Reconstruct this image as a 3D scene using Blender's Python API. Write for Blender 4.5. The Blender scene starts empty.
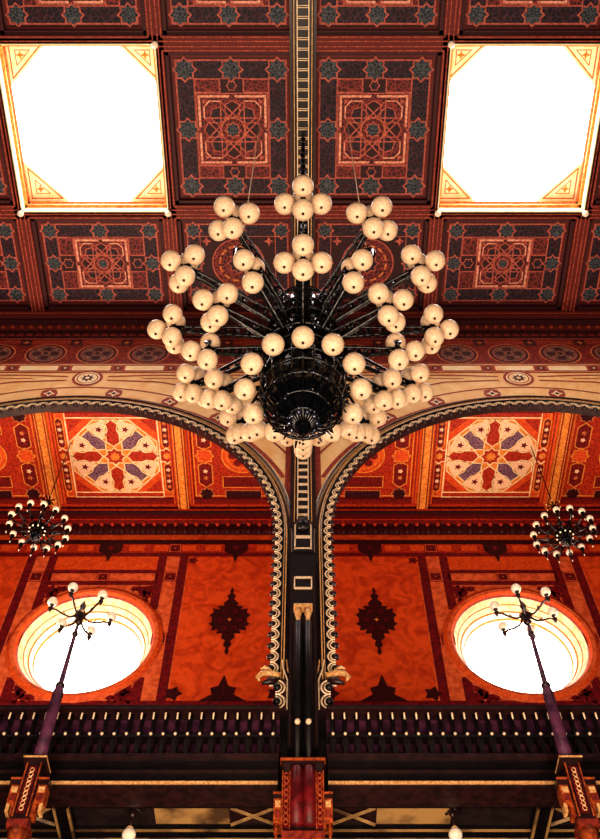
import bpy, math, random
from math import sin, cos, pi, radians
random.seed(7)
SC = bpy.context.scene
COL = SC.collection

# ------------------------------------------------------------------ materials
def lin(c):
    return tuple(((v/255)/12.92 if v <= 10 else ((v/255+0.055)/1.055)**2.4) for v in c)

M = {}
def mat(name, c1, c2=None, scale=10.0, rough=0.6, metal=0.0, emit=0.0, kind='noise', lo=0.4, hi=0.6, spec=0.3, bump=0.0):
    m = bpy.data.materials.new(name); m.use_nodes = True
    nt = m.node_tree; b = nt.nodes['Principled BSDF']
    b.inputs['Roughness'].default_value = rough
    b.inputs['Metallic'].default_value = metal
    b.inputs['Specular IOR Level'].default_value = spec
    A = lin(c1)+(1,); B = lin(c2)+(1,) if c2 else tuple(v*0.72 for v in lin(c1))+(1,)
    if lo > hi: lo, hi, A, B = hi, lo*3.2, B, A; scale *= .6
    tc = nt.nodes.new('ShaderNodeTexCoord')
    if kind == 'noise':
        t = nt.nodes.new('ShaderNodeTexNoise'); t.inputs['Scale'].default_value = scale
        t.inputs['Detail'].default_value = 4; fac = t.outputs['Fac']
    elif kind == 'voronoi':
        t = nt.nodes.new('ShaderNodeTexVoronoi'); t.inputs['Scale'].default_value = scale
        t.feature = 'DISTANCE_TO_EDGE'; fac = t.outputs['Distance']
    elif kind == 'marble':
        t = nt.nodes.new('ShaderNodeTexNoise'); t.inputs['Scale'].default_value = scale
        t.inputs['Detail'].default_value = 6; t.inputs['Distortion'].default_value = 1.6
        fac = t.outputs['Fac']
    nt.links.new(tc.outputs['Object'], t.inputs['Vector'])
    r = nt.nodes.new('ShaderNodeValToRGB')
    r.color_ramp.elements[0].position = lo; r.color_ramp.elements[0].color = B
    r.color_ramp.elements[1].position = hi; r.color_ramp.elements[1].color = A
    nt.links.new(fac, r.inputs['Fac'])
    nt.links.new(r.outputs['Color'], b.inputs['Base Color'])
    if bump:
        bp = nt.nodes.new('ShaderNodeBump'); bp.inputs['Strength'].default_value = bump
        bp.inputs['Distance'].default_value = 0.02
        nt.links.new(fac, bp.inputs['Height']); nt.links.new(bp.outputs['Normal'], b.inputs['Normal'])
    if emit:
        nt.links.new(r.outputs['Color'], b.inputs['Emission Color'])
        b.inputs['Emission Strength'].default_value = emit
    M[name] = m
    return m

# nave ceiling
mat('maroon', (80, 30, 34), (50, 17, 24), 60, lo=.35, hi=.65)
mat('maroon_dark', (62, 20, 28), (34, 11, 20), 50)
mat('frame_red', (118, 38, 30), (78, 22, 22), 70, lo=.4, hi=.6)
mat('frame_line', (188, 88, 66), (120, 44, 36), 30, kind='noise')
mat('navy', (82, 44, 58), (28, 17, 32), 16, kind='voronoi', lo=.03, hi=.0)
mat('teal', (86, 92, 100), (26, 32, 44), 26, kind='voronoi', lo=.05, hi=.0)
mat('damask_red', (150, 58, 52), (70, 22, 28), 18, kind='voronoi', lo=.04, hi=.0)
mat('salmon', (190, 100, 86), (150, 70, 60), 20)
mat('pale_salmon', (236, 172, 148), (196, 118, 98), 20)
mat('ochre', (216, 132, 76), (170, 84, 48), 20)
# gallery
mat('orange', (226, 96, 34), (196, 64, 24), 12, kind='marble')
mat('orange_deep', (196, 62, 26), (150, 36, 18), 18, kind='voronoi', lo=.05, hi=.0)
mat('red_deep', (140, 26, 22), (92, 14, 16), 22, kind='voronoi', lo=.05, hi=.0)
mat('gold', (238, 154, 70), (206, 112, 44), 20)
mat('cream', (250, 222, 176), (236, 190, 136), 8)
mat('violet', (150, 110, 120), (92, 58, 82), 24, kind='voronoi', lo=.06, hi=.0)
mat('blush', (250, 206, 170), (226, 120, 80), 16, kind='voronoi', lo=.0, hi=.05)
mat('marble', (224, 88, 34), (184, 58, 20), 2.6, kind='marble', lo=.36, hi=.6)
mat('strip_orange', (226, 112, 66), (196, 84, 46), 8)
mat('crimson', (124, 18, 28), (88, 10, 24), 14)
mat('wine', (70, 14, 22), (40, 8, 16), 20)
# nave wall
mat('plaster', (252, 214, 156), (240, 180, 112), 1.6, kind='marble', lo=.3, hi=.7)
mat('plaster_light', (254, 232, 190), (248, 208, 152), 2.5)
mat('terracotta', (176, 74, 50), (140, 50, 36), 14)
mat('rust', (150, 52, 34), (108, 32, 26), 16)
mat('plum', (88, 40, 42), (52, 24, 32), 24)
mat('slate', (150, 112, 92), (84, 58, 54), 26, kind='voronoi', lo=.06, hi=.0)
# woodwork and metal
mat('dark_wood', (52, 26, 26), (34, 16, 18), 9, rough=.35, spec=.5)
mat('black_wood', (22, 14, 18), (12, 8, 12), 9, rough=.4, spec=.4)
mat('flare_purple_wood', (96, 50, 78), (58, 28, 52), 7, rough=.5)  # dark wood with the purple of the lens flare put into its colour
mat('gilt', (236, 190, 130), (200, 140, 84), 30, rough=.35, spec=.6)
mat('ivory', (250, 226, 196), (230, 196, 156), 30, rough=.4)
mat('iron', (9, 10, 14), (4, 5, 8), 14, rough=.14, metal=.0, spec=.5, bump=.6)
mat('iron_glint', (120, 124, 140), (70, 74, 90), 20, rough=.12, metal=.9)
mat('globe', (230, 202, 170), (216, 184, 150), 30, rough=.4, spec=.35, emit=.02)
mat('globe_small', (252, 236, 214), (240, 216, 190), 14, rough=.3, spec=.5, emit=.10)
mat('red_lacquer', (112, 20, 26), (76, 10, 16), 8, rough=.45, spec=.3)
mat('orange_gilt', (190, 92, 42), (130, 50, 24), 20, rough=.45)
mat('gold_leaf', (176, 138, 88), (84, 60, 40), 2.2, rough=.4, spec=.5)
mat('skylight_glass', (255, 246, 248), (250, 242, 246), 2, emit=9.0)
mat('window_glass', (255, 246, 240), (252, 242, 238), 2, emit=6.0)
mat('skylight_cream', (255, 244, 214), (250, 228, 184), 6)
mat('violet_lead', (150, 90, 170), (110, 60, 130), 10)
mat('floor_stone', (150, 110, 90), (120, 84, 68), 4)
mat('stone_dark', (40, 26, 26), (26, 16, 18), 6)

# ------------------------------------------------------------------ mesh builder
class MB:
    def __init__(s):
        s.v = []; s.f = []; s.m = []; s.s = []; s.slots = []
    def mi(s, name):
        if name not in s.slots: s.slots.append(name)
        return s.slots.index(name)
    def add(s, vs, fs, mt, smooth=False):
        o = len(s.v); k = s.mi(mt)
        s.v.extend(vs)
        for f in fs:
            s.f.append(tuple(i+o for i in f)); s.m.append(k); s.s.append(smooth)
    def box(s, x0, x1, y0, y1, z0, z1, mt):
        vs = [(x, y, z) for z in (z0, z1) for y in (y0, y1) for x in (x0, x1)]
        s.add(vs, [(0, 2, 3, 1), (4, 5, 7, 6), (0, 1, 5, 4), (2, 6, 7, 3), (0, 4, 6, 2), (1, 3, 7, 5)], mt)
    def tube(s, pts, r, mt, n=6, closed=False, cap=True):
        rs = r if isinstance(r, (list, tuple)) else [r]*len(pts)
        N = len(pts); vs = []; fs = []
        prev = None
        for i, p in enumerate(pts):
            a = pts[(i-1) % N] if (closed or i > 0) else p
            b = pts[(i+1) % N] if (closed or i < N-1) else p
            t = [b[k]-a[k] for k in range(3)]
            L = math.sqrt(sum(q*q for q in t)) or 1; t = [q/L for q in t]
            if prev is None:
                ref = (0, 0, 1) if abs(t[2]) < .9 else (1, 0, 0)
            else: ref = prev
            d = sum(ref[k]*t[k] for k in range(3))
            u = [ref[k]-d*t[k] for k in range(3)]
            L = math.sqrt(sum(q*q for q in u)) or 1; u = [q/L for q in u]; prev = u
            w = [t[1]*u[2]-t[2]*u[1], t[2]*u[0]-t[0]*u[2], t[0]*u[1]-t[1]*u[0]]
            for j in range(n):
                an = 2*pi*j/n
                vs.append(tuple(p[k]+rs[i]*(cos(an)*u[k]+sin(an)*w[k]) for k in range(3)))
        for i in range(N if closed else N-1):
            for j in range(n):
                a = i*n+j; b = i*n+(j+1) % n; c = ((i+1) % N)*n+(j+1) % n; d = ((i+1) % N)*n+j
                fs.append((a, b, c, d))
        if cap and not closed:
            fs.append(tuple(range(n))[::-1]); fs.append(tuple((N-1)*n+j for j in range(n)))
        s.add(vs, fs, mt, n > 4)
    def lathe(s, prof, mt, cx=0, cy=0, n=16, flute=0.0):
        vs = []; fs = []
        for (r, z) in prof:
            for j in range(n):
                rr = r*(1+flute*(1 if j % 2 else -1)); an = 2*pi*j/n
                vs.append((cx+rr*cos(an), cy+rr*sin(an), z))
        for i in range(len(prof)-1):
            for j in range(n):
                fs.append((i*n+j, i*n+(j+1) % n, (i+1)*n+(j+1) % n, (i+1)*n+j))
        fs.append(tuple(range(n))[::-1]); fs.append(tuple((len(prof)-1)*n+j for j in range(n)))
        s.add(vs, fs, mt, flute == 0)
    def sphere(s, c, r, mt, n=12, k=8, sz=1.0):
        vs = [(c[0], c[1], c[2]-r*sz)]; fs = []
        for i in range(1, k):
            ph = -pi/2+pi*i/k
            for j in range(n):
                an = 2*pi*j/n
                vs.append((c[0]+r*cos(ph)*cos(an), c[1]+r*cos(ph)*sin(an), c[2]+r*sz*sin(ph)))
        vs.append((c[0], c[1], c[2]+r*sz)); T = len(vs)-1
        for j in range(n):
            fs.append((0, 1+(j+1) % n, 1+j))
            fs.append((T, T-n+j, T-n+(j+1) % n))
            for i in range(k-2):
                a = 1+i*n
                fs.append((a+j, a+(j+1) % n, a+n+(j+1) % n, a+n+j))
        s.add(vs, fs, mt, True)
    def build(s, name, parent=None, loc=(0, 0, 0), rot=(0, 0, 0)):
        me = bpy.data.meshes.new(name)
        me.from_pydata(s.v, [], s.f)
        for n in s.slots: me.materials.append(M[n])
        me.polygons.foreach_set('material_index', s.m)
        me.polygons.foreach_set('use_smooth', s.s)
        me.update()
        o = bpy.data.objects.new(name, me); COL.objects.link(o)
        o.location = loc; o.rotation_euler = rot
        if parent: o.parent = parent
        return o

class Draw(MB):
    """flat painted ornament: layered shapes of real thickness-free paint mapped on a surface"""
    def __init__(s, fn): super().__init__(); s.fn = fn
    def poly(s, pts, mt, l=0):
        s.add([s.fn(a, b, l) for a, b in pts], [tuple(range(len(pts)))], mt)
    def rect(s, x0, x1, y0, y1, mt, l=0):
        s.poly([(x0, y0), (x1, y0), (x1, y1), (x0, y1)], mt, l)
    def stroke(s, pts, w, mt, l=1, closed=False):
        n = len(pts); rng = range(n if closed else n-1)
        for i in rng:
            a = pts[i]; b = pts[(i+1) % n]
            dx, dy = b[0]-a[0], b[1]-a[1]; L = math.hypot(dx, dy)
            if L < 1e-6: continue
            dx, dy = dx/L*w/2, dy/L*w/2
            s.poly([(a[0]-dx*.8-dy, a[1]-dy*.8+dx), (b[0]+dx*.8-dy, b[1]+dy*.8+dx), (b[0]+dx*.8+dy, b[1]+dy*.8-dx), (a[0]-dx*.8+dy, a[1]-dy*.8-dx)], mt, l+.02*(i % 2))
    def frame(s, x0, x1, y0, y1, w, mt, l=1):
        s.stroke([(x0, y0), (x1, y0), (x1, y1), (x0, y1)], w, mt, l, True)
    def star(s, cx, cy, R, mt, l=1, n=8, k=.74, rot=0.0, line=None, lw=.03):
        p = [(cx+(R if i % 2 == 0 else R*k)*cos(rot+pi*i/n), cy+(R if i % 2 == 0 else R*k)*sin(rot+pi*i/n)) for i in range(2*n)]
        s.poly(p, mt, l)
        if line: s.stroke(p, lw, line, l+1, True)
    def circ(s, cx, cy, R, mt, l=1, n=24, sy=1.0):
        s.poly([(cx+R*cos(2*pi*i/n), cy+R*sy*sin(2*pi*i/n)) for i in range(n)], mt, l)
    def ring(s, cx, cy, R, w, mt, l=1, n=28, a0=0, a1=2*pi):
        for i in range(n):
            a, b = a0+(a1-a0)*i/n, a0+(a1-a0)*(i+1)/n
            s.poly([(cx+(R-w/2)*cos(a), cy+(R-w/2)*sin(a)), (cx+(R+w/2)*cos(a), cy+(R+w/2)*sin(a)),
                    (cx+(R+w/2)*cos(b), cy+(R+w/2)*sin(b)), (cx+(R-w/2)*cos(b), cy+(R-w/2)*sin(b))], mt, l)

def tag(o, label, cat, group=None, kind=None):
    o['label'] = label; o['category'] = cat
    if group: o['group'] = group
    if kind: o['kind'] = kind
    return o
def thing(name, label, cat, loc=(0, 0, 0), rz=0, group=None):
    o = bpy.data.objects.new(name, None); COL.objects.link(o)
    o.location = loc; o.rotation_euler = (0, 0, rz); o.empty_display_size = .2
    return tag(o, label, cat, group)
def copy_tree(o, parent=None):
    c = o.copy(); COL.objects.link(c)
    if parent is not None: c.parent = parent
    for ch in [x for x in o.children]: copy_tree(ch, c)
    return c
def inst(o, parent, loc, rz=0.0):
    c = o.copy(); COL.objects.link(c); c.parent = parent; c.location = loc; c.rotation_euler = (0, 0, rz)
    return c
def struct(o, label, cat):
    return tag(o, label, cat, None, 'structure')

# ------------------------------------------------------------------ dimensions (metres, camera at the origin, floor 1.6 below)
BAY = 9.32; HB = 4.66
ZC = 20.0                        # underside of the nave ceiling beams
YW = 9.86                        # nave side of the arcade wall
YB = 14.55                       # gallery back wall
R_IN = 4.2; Z_SP = 11.98         # arcade arches
ZG = 18.6                        # gallery ceiling
YGRID = [0.75, 3.51, 7.06, 9.66]
XGRID = [-9.32, -6.31, -3.01, 0, 3.01, 6.31, 9.32]

# ------------------------------------------------------------------ nave ceiling
ceil = MB()
BW = .16
for i in range(6):
    for j in range(3):
        if i in (1, 4) and j == 1: continue
        x0, x1, y0, y1 = XGRID[i], XGRID[i+1], YGRID[j], YGRID[j+1]
        for dw, z0, mt in ((BW, ZC, 'frame_red'), (BW+.08, ZC+.08, 'maroon')):
            for a in ((x0, x0+dw, y0, y1), (x1-dw, x1, y0, y1), (x0, x1, y0, y0+dw), (x0, x1, y1-dw, y1)):
                ceil.box(*a, z0, ZC+.35, mt)
        for q in (.05, BW-.03):
            for a in ((x0+q-.012, x0+q+.012, y0+q, y1-q), (x1-q-.012, x1-q+.012, y0+q, y1-q), (x0+q, x1-q, y0+q-.012, y0+q+.012), (x0+q, x1-q, y1-q-.012, y1-q+.012)):
                ceil.box(*a, ZC-.012, ZC, 'frame_line')
ceil.box(-9.5, 9.5, YGRID[0]-.3, YGRID[0], ZC, ZC+.35, 'frame_red'); ceil.box(-9.5, 9.5, YGRID[3], YW, ZC, ZC+.35, 'frame_red')
# slab above every coffer but the skylights
for i in range(6):
    for j in range(3):
        if i in (1, 4) and j == 1: continue
        ceil.box(XGRID[i], XGRID[i+1], YGRID[j], YGRID[j+1], ZC+.3, ZC+.36, 'maroon_dark')
ceiling = struct(ceil.build('ceiling'), 'dark red coffered nave ceiling with painted beams', 'ceiling')

def octagram(D, cx, cy, s, line, l, lw):
    R = s*.5
    P = [(cx+R*1.0*cos(pi/4*k+pi/8), cy+R*1.0*sin(pi/4*k+pi/8)) for k in range(8)]
    for k in range(8): D.stroke([P[k], P[(k+3) % 8]], lw, line, l)

def star_field(D, w, h, bandw, l=2):
    x, y = w/2, h/2
    D.rect(-x, x, -y, y, 'navy', l)
    D.frame(-x, x, -y, y, .035, 'salmon', l+1)
    D.frame(-x+bandw, x-bandw, -y+bandw, y-bandw, .035, 'salmon', l+1)
    c = bandw/2
    pts = [(sx*(x-c), sy*(y-c)) for sx in (-1, 1) for sy in (-1, 1)] + [(0, y-c), (0, c-y), (x-c, 0), (c-x, 0)]
    for px, py in pts:
        D.star(px, py, bandw*.66, 'teal', l+2, line='salmon', lw=.032)
    for px, py in ((x/2, y-c), (-x/2, y-c), (x/2, c-y), (-x/2, c-y), (x-c, y/2), (c-x, y/2), (x-c, -y/2), (c-x, -y/2)):
        D.star(px, py, bandw*.3, 'maroon_dark', l+1, n=4, k=.4)

def coffer_square(w, h):
    D = Draw(lambda a, b, l: (a, b, -.004*l))
    D.rect(-w/2, w/2, -h/2, h/2, 'maroon', 0)
    D.frame(-w/2+.06, w/2-.06, -h/2+.03, h/2-.03, .05, 'frame_red', 1)
    m = .11; W, H = w-2*m, h-2*m
    bw = .145*min(W, H)+.04
    star_field(D, W, H, bw)
    iw, ih = W-2*bw, H-2*bw
    D.rect(-iw/2, iw/2, -ih/2, ih/2, 'maroon_dark', 4)
    s = min(iw, ih)
    # strips left over beside the central square
    if ih > s+.2:
        t = (ih-s)/2
        for sg in (-1, 1):
            y0 = sg*(s/2+t/2)
            for sx in (-1, 1):
                D.rect(sx*iw*.33-iw*.17, sx*iw*.33+iw*.17, y0-t/2, y0+t/2, 'damask_red', 5)
                D.frame(sx*iw*.33-iw*.17, sx*iw*.33+iw*.17, y0-t/2, y0+t/2, .03, 'salmon', 6)
            D.star(0, y0, t*.4, 'navy', 5, n=6, line='salmon', lw=.02)
    if iw > s+.2:
        t = (iw-s)/2
        for sg in (-1, 1):
            x0 = sg*(s/2+t/2)
            for sy in (-1, 1):
                D.rect(x0-t/2, x0+t/2, sy*ih*.33-ih*.17, sy*ih*.33+ih*.17, 'damask_red', 5)
                D.frame(x0-t/2, x0+t/2, sy*ih*.33-ih*.17, sy*ih*.33+ih*.17, .03, 'salmon', 6)
            D.star(x0, 0, t*.36, 'navy', 5, n=6, line='salmon', lw=.02)
    q = s*.5
    D.rect(-q, q, -q, q, 'damask_red', 5)
    D.frame(-q+.02, q-.02, -q+.02, q-.02, .025, 'salmon', 6)
    for sx in (-1, 1):
        for sy in (-1, 1):
            L = q*.9
            D.stroke([(sx*.1*q, sy*L), (sx*L, sy*L), (sx*L, sy*.1*q)], .05, 'pale_salmon', 8)
            D.stroke([(sx*.34*q, sy*L*.86), (sx*.62*q, sy*L*.86), (sx*L*.86, sy*.62*q), (sx*L*.86, sy*.34*q)], .03, 'pale_salmon', 8)
            D.star(sx*.76*q, sy*.76*q, .1*q, 'salmon', 7, n=3, k=.4)
    for k in range(8):
        a = pi/4*k
        r = q*.56
        D.star(r*cos(a), r*sin(a), q*.23, 'navy' if k % 2 else 'maroon_dark', 6, n=6, k=.86, rot=a, line='salmon', lw=.024)
        r = q*.34; a += pi/8
        D.star(r*cos(a), r*sin(a), q*.075, 'ochre', 7, n=3, k=.5, rot=a)
    octagram(D, 0, 0, s*.84, 'salmon', 7.5, .028)
    D.star(0, 0, q*.22, 'teal', 9, line='salmon', lw=.026)
    return D

def coffer_round(w, h):
    D = Draw(lambda a, b, l: (a, b, -.004*l))
    D.rect(-w/2, w/2, -h/2, h/2, 'maroon', 0)
    D.frame(-w/2+.06, w/2-.06, -h/2+.03, h/2-.03, .05, 'frame_red', 1)
    m = .11; W, H = w-2*m, h-2*m
    bw = .3; star_field(D, W, H, bw)
    iw, ih = W-2*bw, H-2*bw
    D.rect(-iw/2, iw/2, -ih/2, ih/2, 'maroon_dark', 4)
    r = min(iw, ih)*.46
    D.circ(0, 0, r, 'damask_red', 5, 32)
    for k in range(12):
        D.ring(0, 0, r*.72, .045, 'ochre', 7, 3, 2*pi*k/12, 2*pi*k/12+.36)
    D.ring(0, 0, r, .03, 'salmon', 6, 36)
    D.star(0, 0, r*.42, 'navy', 8, line='salmon', lw=.025)
    for sx in (-1, 1):
        for sy in (-1, 1):
            D.star(sx*iw*.42, sy*ih*.42, .12, 'salmon', 6, n=4, k=.4)
    return D

protos = {}
for i in range(6):
    for j in range(3):
        if i in (1, 4) and j == 1: continue
        w = XGRID[i+1]-XGRID[i]-2*(BW+.08); h = YGRID[j+1]-YGRID[j]-2*(BW+.08)
        rnd = (i in (2, 3) and j == 2)
        key = (round(w, 2), round(h, 2), rnd)
        loc = ((XGRID[i]+XGRID[i+1])/2, (YGRID[j]+YGRID[j+1])/2, ZC+.2)
        if key not in protos:
            protos[key] = (coffer_round if rnd else coffer_square)(w, h).build('coffer_panel', ceiling, loc)
        else:
            inst(protos[key], ceiling, loc)

# central rib of the ceiling: black channel with ivory ladder work
def ladder(mb, p0, p1, axis, halfw, y_or_z, step=.2):
    """axis 'y' runs along the ceiling at height y_or_z; axis 'z' runs down the wall at depth y_or_z"""
    def put(x0, x1, a0, a1, d, mt):
        if axis == 'y': mb.box(x0, x1, a0, a1, y_or_z-d, y_or_z, mt)
        else: mb.box(x0, x1, y_or_z-d, y_or_z, a0, a1, mt)
    put(-halfw, halfw, p0, p1, .02, 'black_wood')
    for sx in (-1, 1):
        put(sx*halfw*.62-.01, sx*halfw*.62+.01, p0, p1, .05, 'ivory')
        put(sx*halfw*.97-.008, sx*halfw*.97+.008, p0, p1, .05, 'gilt')
        put(sx*halfw*1.18-.05, sx*halfw*1.18+.05, p0, p1, -.005 if axis == 'y' else .02, 'dark_wood')
    n = int((p1-p0)/step)
    for k in range(n):
        a = p0+(k+.5)*step
        put(-halfw*.6, halfw*.6, a-.026, a-.012, .04, 'ivory')
        put(-halfw*.6, halfw*.6, a+.012, a+.026, .04, 'ivory')
mb = MB(); ladder(mb, .5, YW, 'y', .19, ZC-.03)
mb.box(-.21, .21, .5, YW, ZC-.03, ZC, 'black_wood')
struct(mb.build('trim_1'), 'black central ceiling rib with ivory ladder ornament', 'ceiling rib')

# skylights
def skylight(name, cx, label):
    cy = (YGRID[1]+YGRID[2])/2; hx = 3.3/2-.03; hy = 3.55/2-.03
    t = thing(name, label, 'skylight', (cx, cy, ZC)); t['kind'] = 'structure'
    fr = MB(); H = .62
    for sx in (-1, 1):
        fr.box(min(sx*hx, sx*(hx+.13)), max(sx*hx, sx*(hx+.13)), -hy-.13, hy+.13, 0.0, H+.1, 'skylight_cream')
        fr.box(-hx-.12, hx+.12, min(sx*hy, sx*(hy+.13)), max(sx*hy, sx*(hy+.13)), 0.0, H+.1, 'skylight_cream')
        # stepped inner mouldings
        fr.box(min(sx*hx, sx*(hx-.06)), max(sx*hx, sx*(hx-.06)), -hy, hy, .22, .27, 'gold')
        fr.box(-hx, hx, min(sx*hy, sx*(hy-.06)), max(sx*hy, sx*(hy-.06)), .22, .27, 'gold')
        fr.box(min(sx*hx, sx*(hx-.05)), max(sx*hx, sx*(hx-.05)), -hy, hy, .48, .52, 'ochre')
        fr.box(-hx, hx, min(sx*hy, sx*(hy-.05)), max(sx*hy, sx*(hy-.05)), .48, .52, 'ochre')
    fr.build('frame', t)
    c = .95
    for sx in (-1, 1):
        for sy in (-1, 1):
            D = Draw(lambda a, b, l: (a, b, H-.004*l))
            D.poly([(sx*hx, sy*hy), (sx*(hx-c), sy*hy), (sx*hx, sy*(hy-c))], 'skylight_cream', 0)
            for q, w in ((.08, .03), (.2, .02)):
                a = hx-q; b = hy-q; cc = c-3.2*q
                D.stroke([(sx*a, sy*b), (sx*(a-cc), sy*b), (sx*a, sy*(b-cc))], w, 'ochre', 1, True)
            D.star(sx*(hx-.3), sy*(hy-.3), .1, 'gold', 1, n=4, k=.4)
            D.build('corner_panel', t)
    g = MB()
    g.box(-hx-.02, hx+.02, -hy-.02, hy+.02, H+.02, H+.05, 'skylight_glass')
    g.build('pane', t)
skylight('window_1', -HB, 'bright square skylight left of the black ceiling rib')
skylight('window_2', HB, 'bright square skylight right of the black ceiling rib')

# small pale ornamental knobs at the skylight corners, given a faint glow
knob = MB(); knob.sphere((0, 0, -.09), .075, 'globe_small', 12, 8)
knob.lathe([(.03, -.03), (.045, 0)], 'gilt', n=10)
b0 = knob.build('ceiling_knob')
first = True
for sx, side in ((-1, 'left'), (1, 'right')):
    for xx, yy, nm in ((-sx*1.65, YGRID[2], 'lower inner'), (sx*1.65, YGRID[2], 'lower outer'), (-sx*1.65, YGRID[1], 'upper inner')):
        o = b0 if first else b0.copy()
        if not first: COL.objects.link(o)
        first = False
        o.location = (sx*HB+xx, yy, ZC-.005)
        tag(o, 'small round white bulb at the %s corner of the %s skylight' % (nm, side), 'knob', 'white knobs at the skylight corners')

# ------------------------------------------------------------------ arcade wall
def arch_path(cx, R, zb, n=72):
    """points with outward normals, from the left jamb foot over the arch to the right jamb foot"""
    P = []
    for k in range(14): P.append((cx-R, zb+(Z_SP-zb)*k/14, -1, 0))
    for k in range(n+1):
        a = pi-pi*k/n; P.append((cx+R*cos(a), Z_SP+R*sin(a), cos(a), sin(a)))
    for k in range(14): P.append((cx+R, Z_SP-(Z_SP-zb)*(k+1)/14, 1, 0))
    return P
wall = Draw(lambda a, b, l: (a, YW-.003*l, b))
RW = 4.36
xs = [-9.9]
x = -9.9
while x < 9.9-1e-6:
    x += .06; xs.append(round(x, 4))
def wall_bottom(x):
    for cx in (-HB, HB):
        if abs(x-cx) < RW: return Z_SP+math.sqrt(RW*RW-(x-cx)**2)
    return 7.0
xs2 = sorted(set(xs+[cx+s*(RW+e) for cx in (-HB, HB) for s in (-1, 1) for e in (-.0005, .0005)]))
for a, b in zip(xs2[:-1], xs2[1:]):
    za, zb = wall_bottom(a), wall_bottom(b)
    mt = 'plaster'
    if b-a > .0015 and (abs(za-7) < 1e-6 and abs(zb-7) < 1e-6):
        wall.rect(a, b, 7.0, 12.9, 'black_wood', 0); wall.poly([(a, 12.9), (b, 12.9), (b, 20.3), (a, 20.3)], mt, 0)
    elif b-a > .0015:
        wall.poly([(a, za), (b, zb), (b, 20.3), (a, 20.3)], mt, 0)
    # back face and soffit
    if b-a > .0015:
        wall.add([(a, 9.96, za), (b, 9.96, zb), (b, 9.96, 20.3), (a, 9.96, 20.3)], [(0, 1, 2, 3)], 'rust')
# frieze painting
W0, W1 = -9.4, 9.4
wall.rect(W0, W1, 18.02, 19.75, 'rust', 1)
wall.rect(W0, W1, 19.28, 19.75, 'plum', 2)
k = 0
x = W0
while x < W1:
    wall.circ(x+.11, 19.42, .085, 'terracotta', 3, 10); wall.circ(x+.11, 19.36, .05, 'black_wood', 4, 8)
    x += .22
wall.rect(W0, W1, 19.22, 19.27, 'salmon', 3)
wall.rect(W0, W1, 18.03, 18.07, 'salmon', 3)
SP = BAY/8
for k in range(-8, 9):
    cx = k*SP
    for sx in (-.5,):
        wall.rect(cx+SP*.5-.13, cx+SP*.5+.13, 18.9, 19.2, 'plum', 3)
        wall.star(cx+SP*.5, 19.05, .09, 'ochre', 4, n=4, k=.5)
    wall.rect(cx-SP*.38, cx+SP*.38, 19.0, 19.16, 'terracotta', 3)
    wall.circ(cx, 18.5, .48, 'plum', 3, 28)
    wall.ring(cx, 18.5, .455, .04, 'ochre', 4, 28)
    wall.circ(cx, 18.5, .37, 'slate', 5, 28)
    wall.ring(cx, 18.5, .36, .03, 'salmon', 6, 28)
    for q in range(4):
        a = pi/2*q
        wall.circ(cx+.2*cos(a), 18.5+.2*sin(a), .1, 'plum', 6, 12)
        wall.star(cx+.26*cos(a+pi/4), 18.5+.26*sin(a+pi/4), .05, 'ochre', 6, n=4, k=.5)
    wall.star(cx, 18.5, .11, 'black_wood', 7, n=4, k=.6, line='ochre', lw=.018)
    # cream course under the medallions
    wall.rect(cx-SP*.36, cx+SP*.36, 17.72, 17.94, 'plaster_light', 3)
    wall.frame(cx-SP*.38, cx+SP*.38, 17.71, 17.96, .03, 'terracotta', 4)
    wall.rect(cx+SP*.5-.12, cx+SP*.5+.12, 17.7, 17.97, 'terracotta', 3)
    wall.star(cx+SP*.5, 17.83, .085, 'plum', 4, n=4, k=.7)
    wall.star(cx+SP*.5, 17.83, .045, 'plaster_light', 5, n=4, k=.5)
wall.rect(W0, W1, 17.62, 17.67, 'terracotta', 2)
# spandrel painting
def arc_stroke(cx, R, w, mt, l, xlim=None, n=90):
    for k in range(n):
        a, b = pi*k/n, pi*(k+1)/n
        xa = cx+R*cos((a+b)/2)
        if abs(xa) < .33 or abs(xa) > 9.0: continue
        wall.poly([(cx+(R-w/2)*cos(a), Z_SP+(R-w/2)*sin(a)), (cx+(R+w/2)*cos(a), Z_SP+(R+w/2)*sin(a)),
                   (cx+(R+w/2)*cos(b), Z_SP+(R+w/2)*sin(b)), (cx+(R-w/2)*cos(b), Z_SP+(R-w/2)*sin(b))], mt, l)
for cx in (-HB, HB):
    arc_stroke(cx, 4.64, .08, 'terracotta', 2)
    arc_stroke(cx, 5.02, .045, 'terracotta', 2)
    for q in (-1, 1):
        for dx, in ((.68,), (1.9,), (2.95,)):
            R = 4.8; a = math.acos(dx/R); px, pz = cx+q*dx, Z_SP+R*sin(a)
            wall.star(px, pz, .2, 'terracotta', 3, n=4, k=.9, rot=pi/4+ (q*(pi/2-a))*-1)
            wall.star(px, pz, .13, 'plaster_light', 4, n=4, k=.5)
            wall.star(px, pz, .07, 'plum', 5, n=4, k=.5)
        # long tapering cartouche from the crown rosette to the rib
        wall.stroke([(cx+q*.45, 17.46), (cx+q*1.4, 17.52), (cx+q*4.3, 17.52)], .045, 'terracotta', 3)
        wall.stroke([(cx+q*.45, 17.30), (cx+q*1.6, 17.22), (cx+q*2.5, 16.9), (cx+q*3.3, 16.35), (cx+q*4.1, 15.45)], .045, 'terracotta', 3)
        wall.stroke([(cx+q*1.2, 17.38), (cx+q*4.0, 17.38)], .03, 'salmon', 3)
    wall.circ(cx, 17.38, .33, 'terracotta', 4, 28); wall.circ(cx, 17.38, .27, 'plaster_light', 5, 28)
    wall.ring(cx, 17.38, .22, .025, 'terracotta', 6, 24)
    wall.star(cx, 17.38, .16, 'plum', 6, k=.55); wall.star(cx, 17.38, .06, 'plaster_light', 7)
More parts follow.
